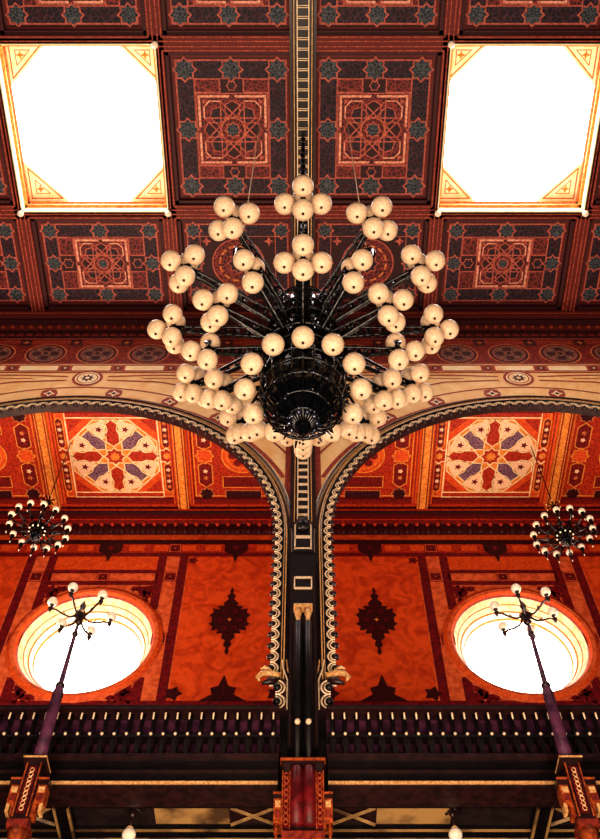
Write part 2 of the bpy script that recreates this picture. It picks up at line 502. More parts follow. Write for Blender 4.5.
for sx in (-1, 1):
    wall.poly([(sx*.2, 12.9), (sx*.33, 12.9), (sx*.33, 17.6), (sx*.2, 17.6)], 'terracotta', 2)
    wall.poly([(sx*.62, 16.35), (sx*1.05, 16.35), (sx*.62, 15.2)], 'terracotta', 3)
    wall.poly([(sx*.68, 16.28), (sx*.92, 16.28), (sx*.68, 15.55)], 'rust', 4)
wobj = struct(wall.build('wall_front'), 'cream painted arcade wall with frieze of round medallions', 'wall')
# cornice between ceiling and wall
co = MB()
co.box(W0, W1, YW-.34, YW, 19.86, 20.02, 'frame_red')
co.box(W0, W1, YW-.24, YW, 19.76, 19.87, 'maroon')
co.box(W0, W1, YW-.36, YW-.33, 19.9, 19.96, 'frame_line')
co.box(W0, W1, YW-.12, YW, 19.7, 19.77, 'frame_red')
x = W0+.1
while x < W1-.1:
    co.sphere((x, YW-.1, 19.69), .05, 'terracotta', 6, 4); x += .22
struct(co.build('trim_2'), 'dark red moulded cornice between nave ceiling and wall', 'cornice')

# arch mouldings with looped scallop edge
def arch_trim(name, cx, label):
    t = MB(); zb = 8.0
    P = arch_path(cx, R_IN, 8.74)
    prof = [(0, 9.95, 'dark_wood'), (0, 9.78, 'dark_wood'), (.03, 9.79, 'black_wood'), (.15, 9.79, 'black_wood'), (.165, 9.75, 'gilt'), (.178, 9.75, 'black_wood'),
            (.2, 9.76, 'gilt'), (.222, 9.76, 'dark_wood'), (.24, 9.82, 'dark_wood'), (.29, 9.84, 'gilt'), (.302, 9.78, 'dark_wood'),
            (.34, 9.76, 'ivory'), (.362, 9.77, 'dark_wood'), (.37, YW, 'dark_wood')]
    prof = [(o*.9, y, m_) for o, y, m_ in prof]
    for i in range(len(prof)-1):
        o0, y0, mt = prof[i]; o1, y1, _ = prof[i+1]
        vs = []; fs = []
        for (px, pz, nx, nz) in P:
            vs += [(px+nx*o0, y0, pz+nz*o0), (px+nx*o1, y1, pz+nz*o1)]
        for k in range(len(P)-1): fs.append((2*k, 2*k+1, 2*k+3, 2*k+2))
        t.add(vs, fs, mt)
    # loops along the inner edge
    L = [0]
    for a, b in zip(P[:-1], P[1:]): L.append(L[-1]+math.hypot(b[0]-a[0], b[1]-a[1]))
    step = .215; n = int(L[-1]/step); step = L[-1]/n
    def at(s):
        for k in range(len(L)-1):
            if s <= L[k+1]:
                f = (s-L[k])/(L[k+1]-L[k]); a, b = P[k], P[k+1]
                v = [a[q]+(b[q]-a[q])*f for q in range(4)]; m = math.hypot(v[2], v[3])
                return v[0], v[1], v[2]/m, v[3]/m
        return P[-1]
    def loop(px, pz, nx, nz, r, yy=9.775):
        tx, tz = nz, -nx
        for rr, tr in ((r, .014), (r*.64, .011)):
            pts = [(px+nx*(.0+rr*sin(pi*q/8))+tx*rr*cos(pi*q/8), yy, pz+nz*(rr*sin(pi*q/8))+tz*rr*cos(pi*q/8)) for q in range(9)]
            t.tube(pts, tr, 'ivory', 4, cap=False)
    for k in range(n):
        px, pz, nx, nz = at((k+.5)*step)
        loop(px, pz, nx, nz, step*.5)
        t.sphere((px-nx*.005, 9.79, pz-nz*.005), .052, 'dark_wood', 8, 6)
    # wider foot of each jamb with three big loops and a leaf bracket
    for sx in (-1, 1):
        xj = cx+sx*R_IN; xf = xj+sx*.09; zt = 8.76
        t.box(min(xf, xj+sx*.37), max(xf, xj+sx*.37), 9.7, 10.06, 8.26, zt+.03, 'dark_wood')
        for k in range(2):
            loop(xf, zt-.12-.24*k, sx, 0, .125, 9.69)
            t.sphere((xf+sx*.02, 9.69, zt-.12-.24*k), .055, 'black_wood', 8, 5)
        for o0, o1, mt in ((.19, .19, 'ivory'), (.25, .24, 'gilt'), (.34, .33, 'gilt')):
            t.tube([(xj+sx*(o0-.02), 9.72, zt+.4), (xj+sx*o0, 9.69, zt+.2), (xj+sx*(o1+.06), 9.68, zt), (xj+sx*(o1+.06), 9.68, 8.26)], .012, mt, 4)
        t.tube([(xj+sx*.14, 9.7, zt+.1), (xj, 9.68, zt+.13), (xj-sx*.1, 9.66, zt+.1), (xj-sx*.16, 9.65, zt+.02), (xj-sx*.13, 9.65, zt-.04)], [.04, .045, .045, .035, .015], 'gilt', 8)
        t.tube([(xj+sx*.12, 9.7, zt), (xj, 9.68, zt-.02), (xj-sx*.1, 9.66, zt-.08)], [.05, .05, .02], 'dark_wood', 8)
        t.tube([(xj+sx*.02, 9.68, zt+.17), (xj-sx*.07, 9.67, zt+.22), (xj-sx*.12, 9.66, zt+.18)], [.025, .03, .012], 'gilt', 6)
    return struct(t.build(name), label, 'arch moulding')
arch_trim('trim_3', -HB, 'dark arch moulding with looped ivory edge, left of the pier')
arch_trim('trim_4', HB, 'dark arch moulding with looped ivory edge, right of the pier')

# pier between the arches
pier = thing('pilaster', 'dark pier with ladder strip, twin shafts and red capital between the two arches', 'pilaster', (0, 9.5, -1.6))
def pl(mb, name): return mb.build(name, pier, (0, -9.5, 1.6))
mb = MB(); ladder(mb, 12.1, 19.68, 'z', .15, 9.74, .22); mb.box(-.15, .15, 9.74, YW-.02, 12.1, 19.68, 'black_wood'); pl(mb, 'ladder_strip')
mb = MB(); mb.box(-.17, .17, 9.6, 9.84, 11.35, 12.1, 'black_wood')
for sx in (-1, 1): mb.box(sx*.13-.012, sx*.13+.012, 9.585, 9.6, 11.4, 12.02, 'ivory')
for z in (11.42, 11.68, 11.72): mb.box(-.14, .14, 9.585, 9.6, z-.01, z+.012, 'ivory')
mb.sphere((0, 9.6, 11.98), .12, 'black_wood', 10, 6); mb.tube([(-.12, 9.57, 12.02), (0, 9.52, 12.12), (.12, 9.57, 12.02)], .03, 'dark_wood', 6)
pl(mb, 'collar')
mb = MB(); mb.box(-.2, .2, 9.62, 9.84, 7.62, 11.35, 'black_wood')
for sx in (-1, 1): mb.box(sx*.17-.012, sx*.17+.012, 9.6, 9.62, 7.6, 10.9, 'dark_wood')
for z in (10.5, 10.74): mb.box(-.13, .13, 9.59, 9.62, z-.01, z+.01, 'ivory')
for sx in (-1, 1): mb.box(sx*.13-.01, sx*.13+.01, 9.59, 9.62, 10.5, 10.74, 'ivory')
pl(mb, 'backing')
for sx in (-1, 1):
    mb = MB(); mb.lathe([(.055, 7.0), (.055, 9.68), (.045, 9.7)], 'black_wood', sx*.07, 9.52, 12); pl(mb, 'shaft')
    mb = MB(); mb.lathe([(.045, 9.7), (.03, 9.74), (.04, 9.82), (.055, 9.86), (.04, 9.9), (.06, 9.97)], 'gilt', sx*.07, 9.52, 10)
    mb.box(sx*.07-.068, sx*.07+.068, 9.46, 9.59, 9.96, 10.02, 'gilt'); pl(mb, 'small_capital')
    mb = MB(); mb.sphere((sx*.07, 9.44, 7.86), .04, 'ivory', 8, 6); pl(mb, 'stud')
mb = MB()
mb.box(-.26, .26, 9.2, 9.62, 6.35, 7.32, 'dark_wood'); mb.box(-.3, .3, 9.12, 9.62, 7.22, 7.3, 'dark_wood'); mb.box(-.31, .31, 9.1, 9.2, 7.25, 7.275, 'orange_gilt')
for sx in (-1, 1):
    mb.lathe([(.095, 6.45), (.095, 7.18), (.05, 7.24)], 'red_lacquer', sx*.085, 9.2, 12)
    mb.box(sx*.225-.045, sx*.225+.045, 9.17, 9.2, 6.42, 7.12, 'red_lacquer')
    for k in range(9):
        z = 6.48+k*.075
        pts = [(sx*.225+.03*cos(2*pi*q/8), 9.16, z+.034*sin(2*pi*q/8)) for q in range(8)]
        mb.tube(pts, .009, 'orange_gilt', 4, closed=True)
    for q in (.175, .275): mb.box(sx*q-.008, sx*q+.008, 9.165, 9.18, 6.4, 7.15, 'orange_gilt')
    x0, x1 = sorted((sx*.27, sx*.4))
    mb.box(x0, x1, 9.2, 9.5, 6.8, 6.88, 'dark_wood'); mb.box(x0, x1, 9.185, 9.2, 6.86, 6.88, 'orange_gilt')
    mb.box(x0+.01, x1-.01, 9.2, 9.45, 6.52, 6.8, 'orange_gilt'); mb.box(x0+.03, x1-.03, 9.19, 9.2, 6.69, 6.77, 'gilt'); mb.box(x0+.03, x1-.03, 9.19, 9.2, 6.56, 6.65, 'rust')
    mb.lathe([(.005, 6.32), (.03, 6.4), (.02, 6.45), (.045, 6.52)], 'orange_gilt', sx*.35, 9.28, 8)
    mb.box(sx*.2-.08, sx*.2+.08, 9.15, 9.3, 5.9, 6.28, 'orange_gilt'); mb.box(sx*.2-.05, sx*.2+.05, 9.14, 9.15, 6.0, 6.2, 'gilt')
mb.box(-.28, .28, 9.14, 9.5, 6.28, 6.36, 'rust')
mb.v = [(a*.85, b, c-.22) for a, b, c in mb.v]; pl(mb, 'capital')
mb = MB()
for sx in (-1, 1): mb.lathe([(.1, -1.3), (.09, 6.1)], 'black_wood', sx*.11, 9.3, 12)
mb.box(-.35, .35, 9.05, 9.6, -1.6, -1.3, 'stone_dark')
pl(mb, 'lower_shaft')

# ------------------------------------------------------------------ gallery railing
def railing(sx, label):
    x0, x1 = (.3, 5.2) if sx > 0 else (-5.2, -.3)
    t = thing('gallery_railing', label, 'railing', ((x0+x1)/2, 9.55, 6.94)); cx = (x0+x1)/2; h = (x1-x0)/2
    def b(mb, n): return mb.build(n, t, (-cx, -9.55, -7.0))
    mb = MB(); mb.box(x0, x1, 9.46, 9.68, 8.16, 8.2, 'black_wood'); mb.box(x0, x1, 9.44, 9.68, 8.12, 8.16, 'dark_wood'); b(mb, 'top_rail')
    mb = MB(); mb.box(x0, x1, 9.5, 9.64, 7.735, 7.775, 'black_wood'); b(mb, 'middle_rail')
    mb = MB(); mb.box(x0, x1, 9.66, 9.7, 7.42, 8.16, 'flare_purple_wood'); b(mb, 'back_panel')
    mb = MB(); mb.box(x0, x1, 9.5, 9.7, 7.05, 7.42, 'black_wood'); mb.box(x0, x1, 9.44, 9.7, 7.38, 7.44, 'dark_wood'); mb.box(x0, x1, 9.46, 9.52, 7.2, 7.22, 'dark_wood')
    mb.box(x0, x1, 9.46, 9.49, 7.03, 7.065, 'gilt'); mb.box(x0, x1, 9.48, 9.84, 6.98, 7.05, 'dark_wood'); b(mb, 'fascia')
    ba = MB()
    ba.lathe([(.03, 7.79), (.034, 7.85), (.022, 7.9), (.03, 8.0), (.022, 8.06), (.036, 8.12)], 'black_wood', 0, 0, 8)
    ba.box(-.028, .028, -.06, .1, 7.44, 7.74, 'black_wood'); ba.box(-.04, .04, -.04, .1, 7.64, 7.73, 'dark_wood')
    st = MB(); st.sphere((0, -.09, 7.765), .022, 'ivory', 8, 6)
    pn = MB(); pn.lathe([(.011, 7.985), (.013, 8.07), (.016, 8.08), (.004, 8.09)], 'ivory', 0, -.1, 6)
    n = int((x1-x0)/.149)
    p0 = None
    for k in range(n):
        xx = x0-cx+(k+.5)*(x1-x0)/n
        if p0 is None:
            p0 = ba.build('baluster', t, (xx, 0.02, -7.0)); st.build('stud', p0); pn.build('pin', p0)
        else:
            c = copy_tree(p0, t); c.location = (xx, 0.02, -7.0)
railing(-1, 'dark carved gallery railing with white studs left of the central pier')
railing(1, 'dark carved gallery railing with white studs right of the central pier')

# ------------------------------------------------------------------ gallery posts with candelabra
def post(label):
    t = thing('column', label, 'column', group='slender columns in front of the gallery')
    def b(mb, n): return mb.build(n, t, (0, 0, 1.6))
    mb = MB(); mb.lathe([(.085, 7.0), (.07, 8.1), (.036, 8.25), (.024, 9.2), (.022, 9.32)], 'flare_purple_wood', n=10)
    mb.lathe([(.05, 8.2), (.062, 8.23), (.05, 8.26)], 'dark_wood', n=10); mb.lathe([(.03, 9.1), (.045, 9.14), (.03, 9.18)], 'dark_wood', n=10)
    b(mb, 'shaft')
    mb = MB()
    mb.box(-.11, .11, -.11, .11, 6.3, 7.12, 'dark_wood'); mb.box(-.15, .15, -.15, .15, 7.06, 7.13, 'dark_wood'); mb.box(-.155, .155, -.16, .15, 7.1, 7.12, 'gilt')
    mb.box(-.055, .055, -.125, -.11, 6.4, 7.0, 'red_lacquer')
    for k in range(9):
        z = 6.45+k*.062
        mb.tube([(.026*cos(2*pi*q/8), -.13, z+.028*sin(2*pi*q/8)) for q in range(8)], .008, 'gilt', 4, closed=True)
    for s in (-1, 1):
        mb.box(s*.09-.008, s*.09+.008, -.125, -.11, 6.36, 7.05, 'orange_gilt')
        x0, x1 = sorted((s*.1, s*.25))
        mb.box(x0, x1, -.1, .1, 6.78, 6.86, 'dark_wood'); mb.box(x0, x1, -.115, -.1, 6.84, 6.86, 'orange_gilt')
        mb.box(x0+.02, x1-.015, -.08, .08, 6.56, 6.78, 'orange_gilt'); mb.box(x0+.04, x1-.03, -.095, -.08, 6.68, 6.75, 'gilt'); mb.box(x0+.04, x1-.03, -.095, -.08, 6.58, 6.65, 'rust')
        mb.box(s*.13-.025, s*.13+.025, -.07, .07, 6.4, 6.58, 'orange_gilt'); mb.box(s*.21-.02, s*.21+.02, -.06, .06, 6.46, 6.58, 'gilt')
    mb.box(-.13, .13, -.13, .13, 6.24, 6.32, 'rust'); mb.lathe([(.11, 5.9), (.12, 6.0), (.09, 6.1), (.14, 6.24)], 'orange_gilt', n=12)
    mb.v = [(p*.88, q, r-.08) for p, q, r in mb.v]; b(mb, 'capital')
    mb = MB(); mb.lathe([(.2, -1.6), (.2, -1.4), (.12, -1.35), (.1, 5.84)], 'black_wood', n=12); b(mb, 'lower_shaft')
    return t
def candelabra(label):
    t = thing('candelabra', label, 'candelabra', group='candelabra on the gallery columns')
    mb = MB(); mb.lathe([(.03, 0), (.06, .05), (.04, .1), (.085, .16), (.06, .24), (.03, .3), (.045, .36), (.01, .46)], 'dark_wood', n=10)
    for k in range(6):
        mb.sphere((.07*cos(k*pi/3), .07*sin(k*pi/3), .2), .025, 'gilt', 6, 4)
    mb.build('hub', t)
    am = MB()
    pts = [(.05, 0, .16), (.14, 0, .1), (.24, 0, .12), (.34, 0, .17), (.42, 0, .17), (.42, 0, .24)]
    am.tube(pts, [.018, .015, .015, .015, .015, .012], 'dark_wood', 6)
    am.tube([(.2, 0, .12), (.24, 0, .17), (.2, 0, .2), (.16, 0, .17)], .008, 'dark_wood', 5)
    am.lathe([(.01, .1), (.03, .16), (.035, .18)], 'dark_wood', .42, 0, 8); am.lathe([(.02, .22), (.045, .25)], 'dark_wood', .42, 0, 8)
    gl = MB(); gl.sphere((.42, 0, .3), .072, 'globe_small', 14, 10)
    a0 = None
    for k in range(6):
        if a0 is None:
            a0 = am.build('arm', t, (0, 0, 0), (0, 0, radians(20))); gl.build('globe', a0)
        else:
            c = copy_tree(a0, t); c.rotation_euler = (0, 0, radians(20+60*k))
    return t
c1 = post('slender column left of the pier, carrying a candelabra before the left round window'); c1.location = (-3.12, 9.2, -1.6)
c2 = copy_tree(c1); c2.location = (3.12, 9.2, -1.6); c2['label'] = 'slender column right of the pier, carrying a candelabra before the right round window'
k1 = candelabra('six-globe candelabra in front of the left round window'); k1.location = (-3.12, 9.2, 9.32)
k2 = copy_tree(k1); k2.location = (3.12, 9.2, 9.32); k2.rotation_euler = (0, 0, radians(-12)); k2['label'] = 'six-globe candelabra in front of the right round window'

# ------------------------------------------------------------------ gallery back wall
bw = Draw(lambda a, b, l: (a, YB-.003*l, b))
ZWN = 14.22; RWN = 1.5
NA = 72
def ring_fill(cx, cz, R, x0, x1, z0, z1, mt):
    out = []
    for k in range(NA):
        a = 2*pi*k/NA; c, s_ = cos(a), sin(a)
        t = min((x1-cx)/c if c > 1e-9 else ((x0-cx)/c if c < -1e-9 else 1e9), (z1-cz)/s_ if s_ > 1e-9 else ((z0-cz)/s_ if s_ < -1e-9 else 1e9))
        out.append(((cx+R*c, cz+R*s_), (cx+t*c, cz+t*s_), a))
    for k in range(NA):
        p, q = out[k], out[(k+1) % NA]
        bw.poly([p[0], p[1], q[1], q[0]], mt, 0)
    for (X, Z) in ((x0, z0), (x1, z0), (x1, z1), (x0, z1)):   # corner fillers
        an = math.atan2(Z-cz, X-cx) % (2*pi); k = int(an/(2*pi/NA)); p, q = out[k], out[(k+1) % NA]
        bw.poly([p[1], (X, Z), q[1]], mt, 0)
for sx in (-1, 1):
    cx = sx*HB
    ring_fill(cx, ZWN, RWN, cx-1.95, cx+1.95, 12.2, 16.5, 'strip_orange')
    lo, hi = cx-1.95, cx+1.95
    bw.rect(lo, hi, 16.5, 18.8, 'orange', 0); bw.rect(lo, hi, 7.0, 12.2, 'stone_dark', 0)
for a, b in ((-HB+1.95, HB-1.95), (-9.9, -HB-1.95), (HB+1.95, 9.9)):
    bw.rect(a, b, 12.2, 18.8, 'marble', 0); bw.rect(a, b, 7.0, 12.2, 'stone_dark', 0)
bw.rect(-9.9, 9.9, -1.6, 7.0, 'stone_dark', 0)
# long horizontal courses
bw.rect(-9.5, 9.5, 12.3, 12.62, 'crimson', 3); bw.rect(-9.5, 9.5, 12.42, 12.5, 'strip_orange', 4)
bw.rect(-9.5, 9.5, 17.0, 17.14, 'crimson', 3)
bw.rect(-9.5, 9.5, 17.14, 17.5, 'orange_deep', 2)
bw.rect(-9.5, 9.5, 17.46, 17.62, 'wine', 3)
def square_mark(x, z, s=.2):
    bw.rect(x-s, x+s, z-s, z+s, 'crimson', 5); bw.frame(x-s*.8, x+s*.8, z-s*.8, z+s*.8, .025, 'strip_orange', 6)
    bw.star(x, z, s*.5, 'wine', 7, n=4, k=.5); bw.star(x, z, s*.2, 'strip_orange', 8, n=4, k=.5)
def pendant(x, z, s=.28, m='wine'):
    bw.poly([(x-s, z), (x+s, z), (x+s, z-.3), (x+s*.55, z-.42), (x+s*.3, z-.42), (x, z-.72), (x-s*.3, z-.42), (x-s*.55, z-.42), (x-s, z-.3)], m, 5)
    bw.star(x, z-.18, .1, 'crimson', 6, n=4, k=.5)
def damask(x, z, w, h, m='wine', l=4):
    prof = [(0, 1), (.1, .88), (.06, .8), (.22, .72), (.12, .62), (.36, .5), (.3, .42), (.62, .4), (.5, .3), (.86, .34), (.8, .22), (1, .14), (.84, .06)]
    prof = prof+[(.84, -.06), (1, -.12), (.78, -.2), (.84, -.32), (.5, -.28), (.58, -.4), (.28, -.4), (.32, -.52), (.12, -.6), (.2, -.72), (.06, -.8), (.1, -.9), (0, -1)]
    P = [(x+a*w/2, z+b*h/2) for a, b in prof]+[(x-a*w/2, z+b*h/2) for a, b in prof[::-1][1:-1]]
    bw.poly(P, m, l)
    for q in range(6):
        a = pi/3*q; bw.ring(x+.24*w*cos(a), z+.14*h*sin(a), .055*w, .022, 'crimson', l+1, 8)
    bw.star(x, z, .07*w, 'gold', l+2, n=4, k=.4)
for sx in (-1, 1):
    cx = sx*HB
    for q in (-1, 1):
        for d0, d1, m_ in ((1.21, 1.41, 'crimson'), (1.41, 1.72, 'strip_orange'), (1.72, 1.92, 'crimson')):
            a, b = sorted((cx+q*d0, cx+q*d1))
            if d0 == 1.21:   # broken by the round window
                dz = math.sqrt(max(0, 1.64**2-1.31**2))
                bw.rect(a, b, 12.3, ZWN-dz, m_, 2); bw.rect(a, b, ZWN+dz, 17.1, m_, 2)
            else: bw.rect(a, b, 12.3, 17.1, m_, 2)
        for z in (14.3, 16.28): square_mark(cx+q*1.565, z, .17)
        square_mark(cx+q*1.565, 17.3, .16)
        # leafy corners around the round window
        for zs in (-1, 1):
            X, Z = cx+q*1.13, ZWN+zs*(1.62 if zs > 0 else 1.5)
            for (dx, dz, r) in ((0, 0, .14), (-.2, .02, .1), (-.02, -.2, .1), (-.34, .03, .08), (-.03, -.36, .07), (-.12, -.12, .1)):
                bw.star(X+q*dx, Z+zs*dz, r*1.35, 'crimson', 3, n=5, k=.6, rot=dx*9)
    bw.rect(cx-1.25, cx+1.25, 16.0, 16.14, 'crimson', 3); bw.rect(cx-1.25, cx+1.25, 16.4, 16.52, 'crimson', 3)
    bw.rect(cx-1.25, cx+1.25, 16.14, 16.4, 'strip_orange', 2)
    square_mark(cx, 16.27, .15)
    pendant(cx, 17.5)
    X = sx*1.62
    pendant(X, 17.5); damask(X, 14.88, .92, 2.1)
    bw.poly([(X-.5, 12.6), (X+.5, 12.6), (X+.22, 12.78), (X+.26, 12.95), (X+.1, 13.0), (X, 13.3), (X-.1, 13.0), (X-.26, 12.95), (X-.22, 12.78)], 'wine', 4)
    for xx in (sx*2.62, sx*.55):
        bw.star(xx, 12.8, .2, 'wine', 4, n=5, k=.6); bw.star(xx, 16.85, .14, 'crimson', 4, n=5, k=.6)
    for xx in (sx*.4,):
        a, b = sorted((sx*.3, sx*.5)); bw.rect(a, b, 12.3, 17.1, 'crimson', 3)
for x in [i*.62 for i in range(-14, 15)]:
    bw.rect(x+.12, x+.5, 17.2, 17.42, 'orange', 3.5)
struct(bw.build('wall_back'), 'orange red marbled gallery wall with crimson painted bands', 'wall')
# gallery cornice
gc = MB()
gc.box(-9.5, 9.5, YB-.36, YB, 18.3, ZG+.05, 'wine'); gc.box(-9.5, 9.5, YB-.26, YB, 18.05, 18.3, 'red_deep')
gc.box(-9.5, 9.5, YB-.16, YB, 17.82, 18.05, 'wine'); gc.box(-9.5, 9.5, YB-.38, YB-.34, 18.34, 18.38, 'orange_deep'); gc.box(-9.5, 9.5, YB-.28, YB-.24, 18.08, 18.11, 'orange_deep')
x = -9.4
while x < 9.4:
    gc.sphere((x, YB-.14, 17.8), .085, 'wine', 8, 5, 1.3); gc.sphere((x, YB-.2, 17.99), .06, 'orange_deep', 6, 4); x += .26
struct(gc.build('trim_5'), 'dark red dentilled cornice along the top of the gallery back wall', 'cornice')

# round windows
def rose(name, cx, label):
    t = thing(name, label, 'round window', (cx, YB, ZWN)); t['kind'] = 'structure'
    def rev(prof, n=72):
        mb = MB()
        for i in range(len(prof)-1):
            (r0, y0, mt), (r1, y1, _) = prof[i], prof[i+1]
            vs = []; fs = []
            for k in range(n):
                a = 2*pi*k/n
                vs += [(r0*cos(a), y0, r0*sin(a)), (r1*cos(a), y1, r1*sin(a))]
            for k in range(n): q = (k+1) % n; fs.append((2*k, 2*k+1, 2*q+1, 2*q))
            mb.add(vs, fs, mt, True)
        return mb
    rev([(1.66, -.0, 'strip_orange'), (1.64, -.05, 'orange'), (1.56, -.1, 'strip_orange'), (1.48, -.09, 'orange'), (1.43, -.03, 'rust'), (1.41, .02, 'rust')]).build('moulding', t)
    rev([(1.41, .02, 'cream'), (1.33, .16, 'gold'), (1.31, .18, 'cream'), (1.25, .3, 'gold'), (1.22, .32, 'skylight_cream'), (1.17, .44, 'gold'), (1.15, .46, 'gold'), (1.14, .52, 'gold')]).build('reveal', t)
    D = Draw(lambda a, b, l: (a, .5-.004*l, b)); D.circ(0, 0, 1.16, 'window_glass', 0, 64); D.build('pane', t)
    mb = MB()
    for k in range(8):
        a = pi/4*k+.2; mb.tube([(.25*cos(a), .49, .25*sin(a)), (1.14*cos(a), .49, 1.14*sin(a))], .01, 'violet_lead', 4)
    mb.tube([(.25*cos(2*pi*k/24), .49, .25*sin(2*pi*k/24)) for k in range(24)], .01, 'violet_lead', 4, closed=True)
    mb.build('tracery', t)
rose('window_3', -HB, 'glowing round window in the gallery wall left of the pier')
rose('window_4', HB, 'glowing round window in the gallery wall right of the pier')

# ------------------------------------------------------------------ gallery ceiling
GX = [-9.32, -6.2, -2.98, 0, 2.98, 6.2, 9.32]
GY = [8.6+1.9, 11.28, 14.22]
gm = MB()
for x in GX:
    gm.box(x-.13, x+.13, 10.45, YB, ZG-.22, ZG+.2, 'gold'); gm.box(x-.25, x+.25, 10.45, YB, ZG-.08, ZG+.2, 'orange')
    for q in (-.09, .09, -.2, .2):
        gm.box(x+q-.014, x+q+.014, 10.45, YB, ZG-(.235 if abs(q) < .1 else .095), ZG-.08, 'rust')
for y in GY:
    gm.box(-9.5, 9.5, y-.1, y+.1, ZG-.1, ZG+.2, 'orange_deep'); gm.box(-9.5, 9.5, y-.2, y+.2, ZG-.02, ZG+.2, 'red_deep')
gm.box(-9.9, 9.9, 10.4, YB+.1, ZG+.16, ZG+.26, 'rust')
gceil = struct(gm.build('ceiling_gallery'), 'orange and red coffered gallery ceiling seen through the arches', 'ceiling')
def gallery_star_panel(w, h):
    D = Draw(lambda a, b, l: (a, b, -.004*l))
    D.rect(-w/2, w/2, -h/2, h/2, 'orange', 0)
    D.frame(-w/2+.04, w/2-.04, -h/2+.04, h/2-.04, .03, 'gold', 1)
    s = min(h-.3, 2.2); q = s/2; b0 = (w/2+q)/2
    for sx in (-1, 1):
        xc = sx*(w/2+q+.06)/2
        hw = (w/2-q)*.36
        for sy in (-1, 1):
            D.poly([(xc-hw, sy*.3), (xc, sy*.2), (xc+hw, sy*.3), (xc+hw, sy*q*.92), (xc, sy*q*1.0), (xc-hw, sy*q*.92)], 'red_deep', 2)
            D.stroke([(xc-hw, sy*.3), (xc, sy*.2), (xc+hw, sy*.3), (xc+hw, sy*q*.92), (xc, sy*q*1.0), (xc-hw, sy*q*.92)], .03, 'gold', 3, True)
            for k in range(4): D.star(xc, sy*(.42+.17*k), .065, 'ochre' if k % 2 else 'blush', 3, n=5, k=.6)
        D.star(xc, 0, .24, 'orange_deep', 3, line='cream', lw=.03)
        D.star(xc, 0, .1, 'gold', 5)
    for sy in (-1, 1):
        D.rect(-q, q, min(sy*q, sy*(q+.2)), max(sy*q, sy*(q+.2)), 'orange_deep', 2); D.frame(-q, q, min(sy*q, sy*(q+.15)), max(sy*q, sy*(q+.15)), .025, 'cream', 3)
    D.rect(-q, q, -q, q, 'orange', 3); D.frame(-q, q, -q, q, .035, 'cream', 4)
    D.stroke([(q*1.03*cos(pi/4*k+pi/8), q*1.03*sin(pi/4*k+pi/8)) for k in range(8)], .035, 'cream', 8, True)
    D.poly([(q*.97*cos(pi/4*k+pi/8)*1.08, q*.97*sin(pi/4*k+pi/8)*1.08) for k in range(8)], 'gold', 4)
    for k in range(8):
        a = pi/4*k; c, s_ = cos(a), sin(a); X = lambda r, t: (r*c-t*s_, r*s_+t*c)
        hw = q*.15
        P = [X(q*.26, 0), X(q*.4, hw), X(q*.86, hw), X(q*.86, -hw), X(q*.4, -hw)] if k % 2 else [X(q*.26, 0), X(q*.38, hw), X(q*.84, hw), X(q*.96, 0), X(q*.84, -hw), X(q*.38, -hw)]
        D.poly(P, 'violet' if k % 2 else 'orange_deep', 7); D.stroke(P, .032, 'cream', 8, True)
        a2 = a+pi/8; c, s_ = cos(a2), sin(a2)
        P = [X(q*.5, 0), X(q*.68, q*.17), X(q*.94, q*.23), X(q*.94, -q*.23), X(q*.68, -q*.17)]
        D.poly(P, 'blush', 6); D.stroke(P, .028, 'cream', 8, True)
        D.star(q*.76*c, q*.76*s_, q*.09, 'crimson', 7, n=5, k=.45)
    D.star(0, 0, q*.24, 'orange_deep', 9, line='cream', lw=.035); D.star(0, 0, q*.12, 'gold', 11)
    for sx in (-1, 1):
        for sy in (-1, 1):
            D.poly([(sx*q*.96, sy*q*.96), (sx*q*.62, sy*q*.96), (sx*q*.96, sy*q*.62)], 'orange_deep', 6)
    return D
def gallery_round_panel(w, h):
    D = Draw(lambda a, b, l: (a, b, -.004*l))
    D.rect(-w/2, w/2, -h/2, h/2, 'orange_deep', 0)
    D.frame(-w/2+.05, w/2-.05, -h/2+.05, h/2-.05, .035, 'gold', 1)
    for sx in (-1, 1):
        xc = sx*(w/2-.32)
        for sy in (-1, 1):
            P = [(xc-.17, sy*.28), (xc, sy*.18), (xc+.17, sy*.28), (xc+.17, sy*.82), (xc, sy*.95), (xc-.17, sy*.82)]
            D.poly(P, 'red_deep', 2); D.stroke(P, .028, 'gold', 3, True)
            D.star(xc, sy*.46, .07, 'blush', 3, n=5, k=.6); D.star(xc, sy*.66, .07, 'ochre', 3, n=5, k=.6)
        D.star(xc, 0, .23, 'orange', 3, line='gold', lw=.03)
    D.circ(0, 0, .5, 'orange', 2, 32); D.ring(0, 0, .5, .035, 'gold', 3, 36); D.ring(0, 0, .38, .025, 'gold', 3, 30)
    for k in range(6): D.circ(.24*cos(k*pi/3), .24*sin(k*pi/3), .1, 'red_deep', 4, 12)
    D.star(0, 0, .12, 'ochre', 5)
    for sy in (-1, 1):
        y0, y1 = sorted((sy*.62, sy*.95)); D.rect(-.5, .5, y0, y1, 'red_deep', 2); D.frame(-.5, .5, y0, y1, .025, 'gold', 3)
        y0, y1 = sorted((sy*1.05, sy*1.3)); D.rect(-.45, .45, y0, y1, 'wine', 2); D.frame(-.45, .45, y0, y1, .025, 'ochre', 3)
        for sx in (-1, 1): D.star(sx*(w/2-.32), sy*1.15, .2, 'wine', 3, line='ochre', lw=.025)
    return D
gp = {}
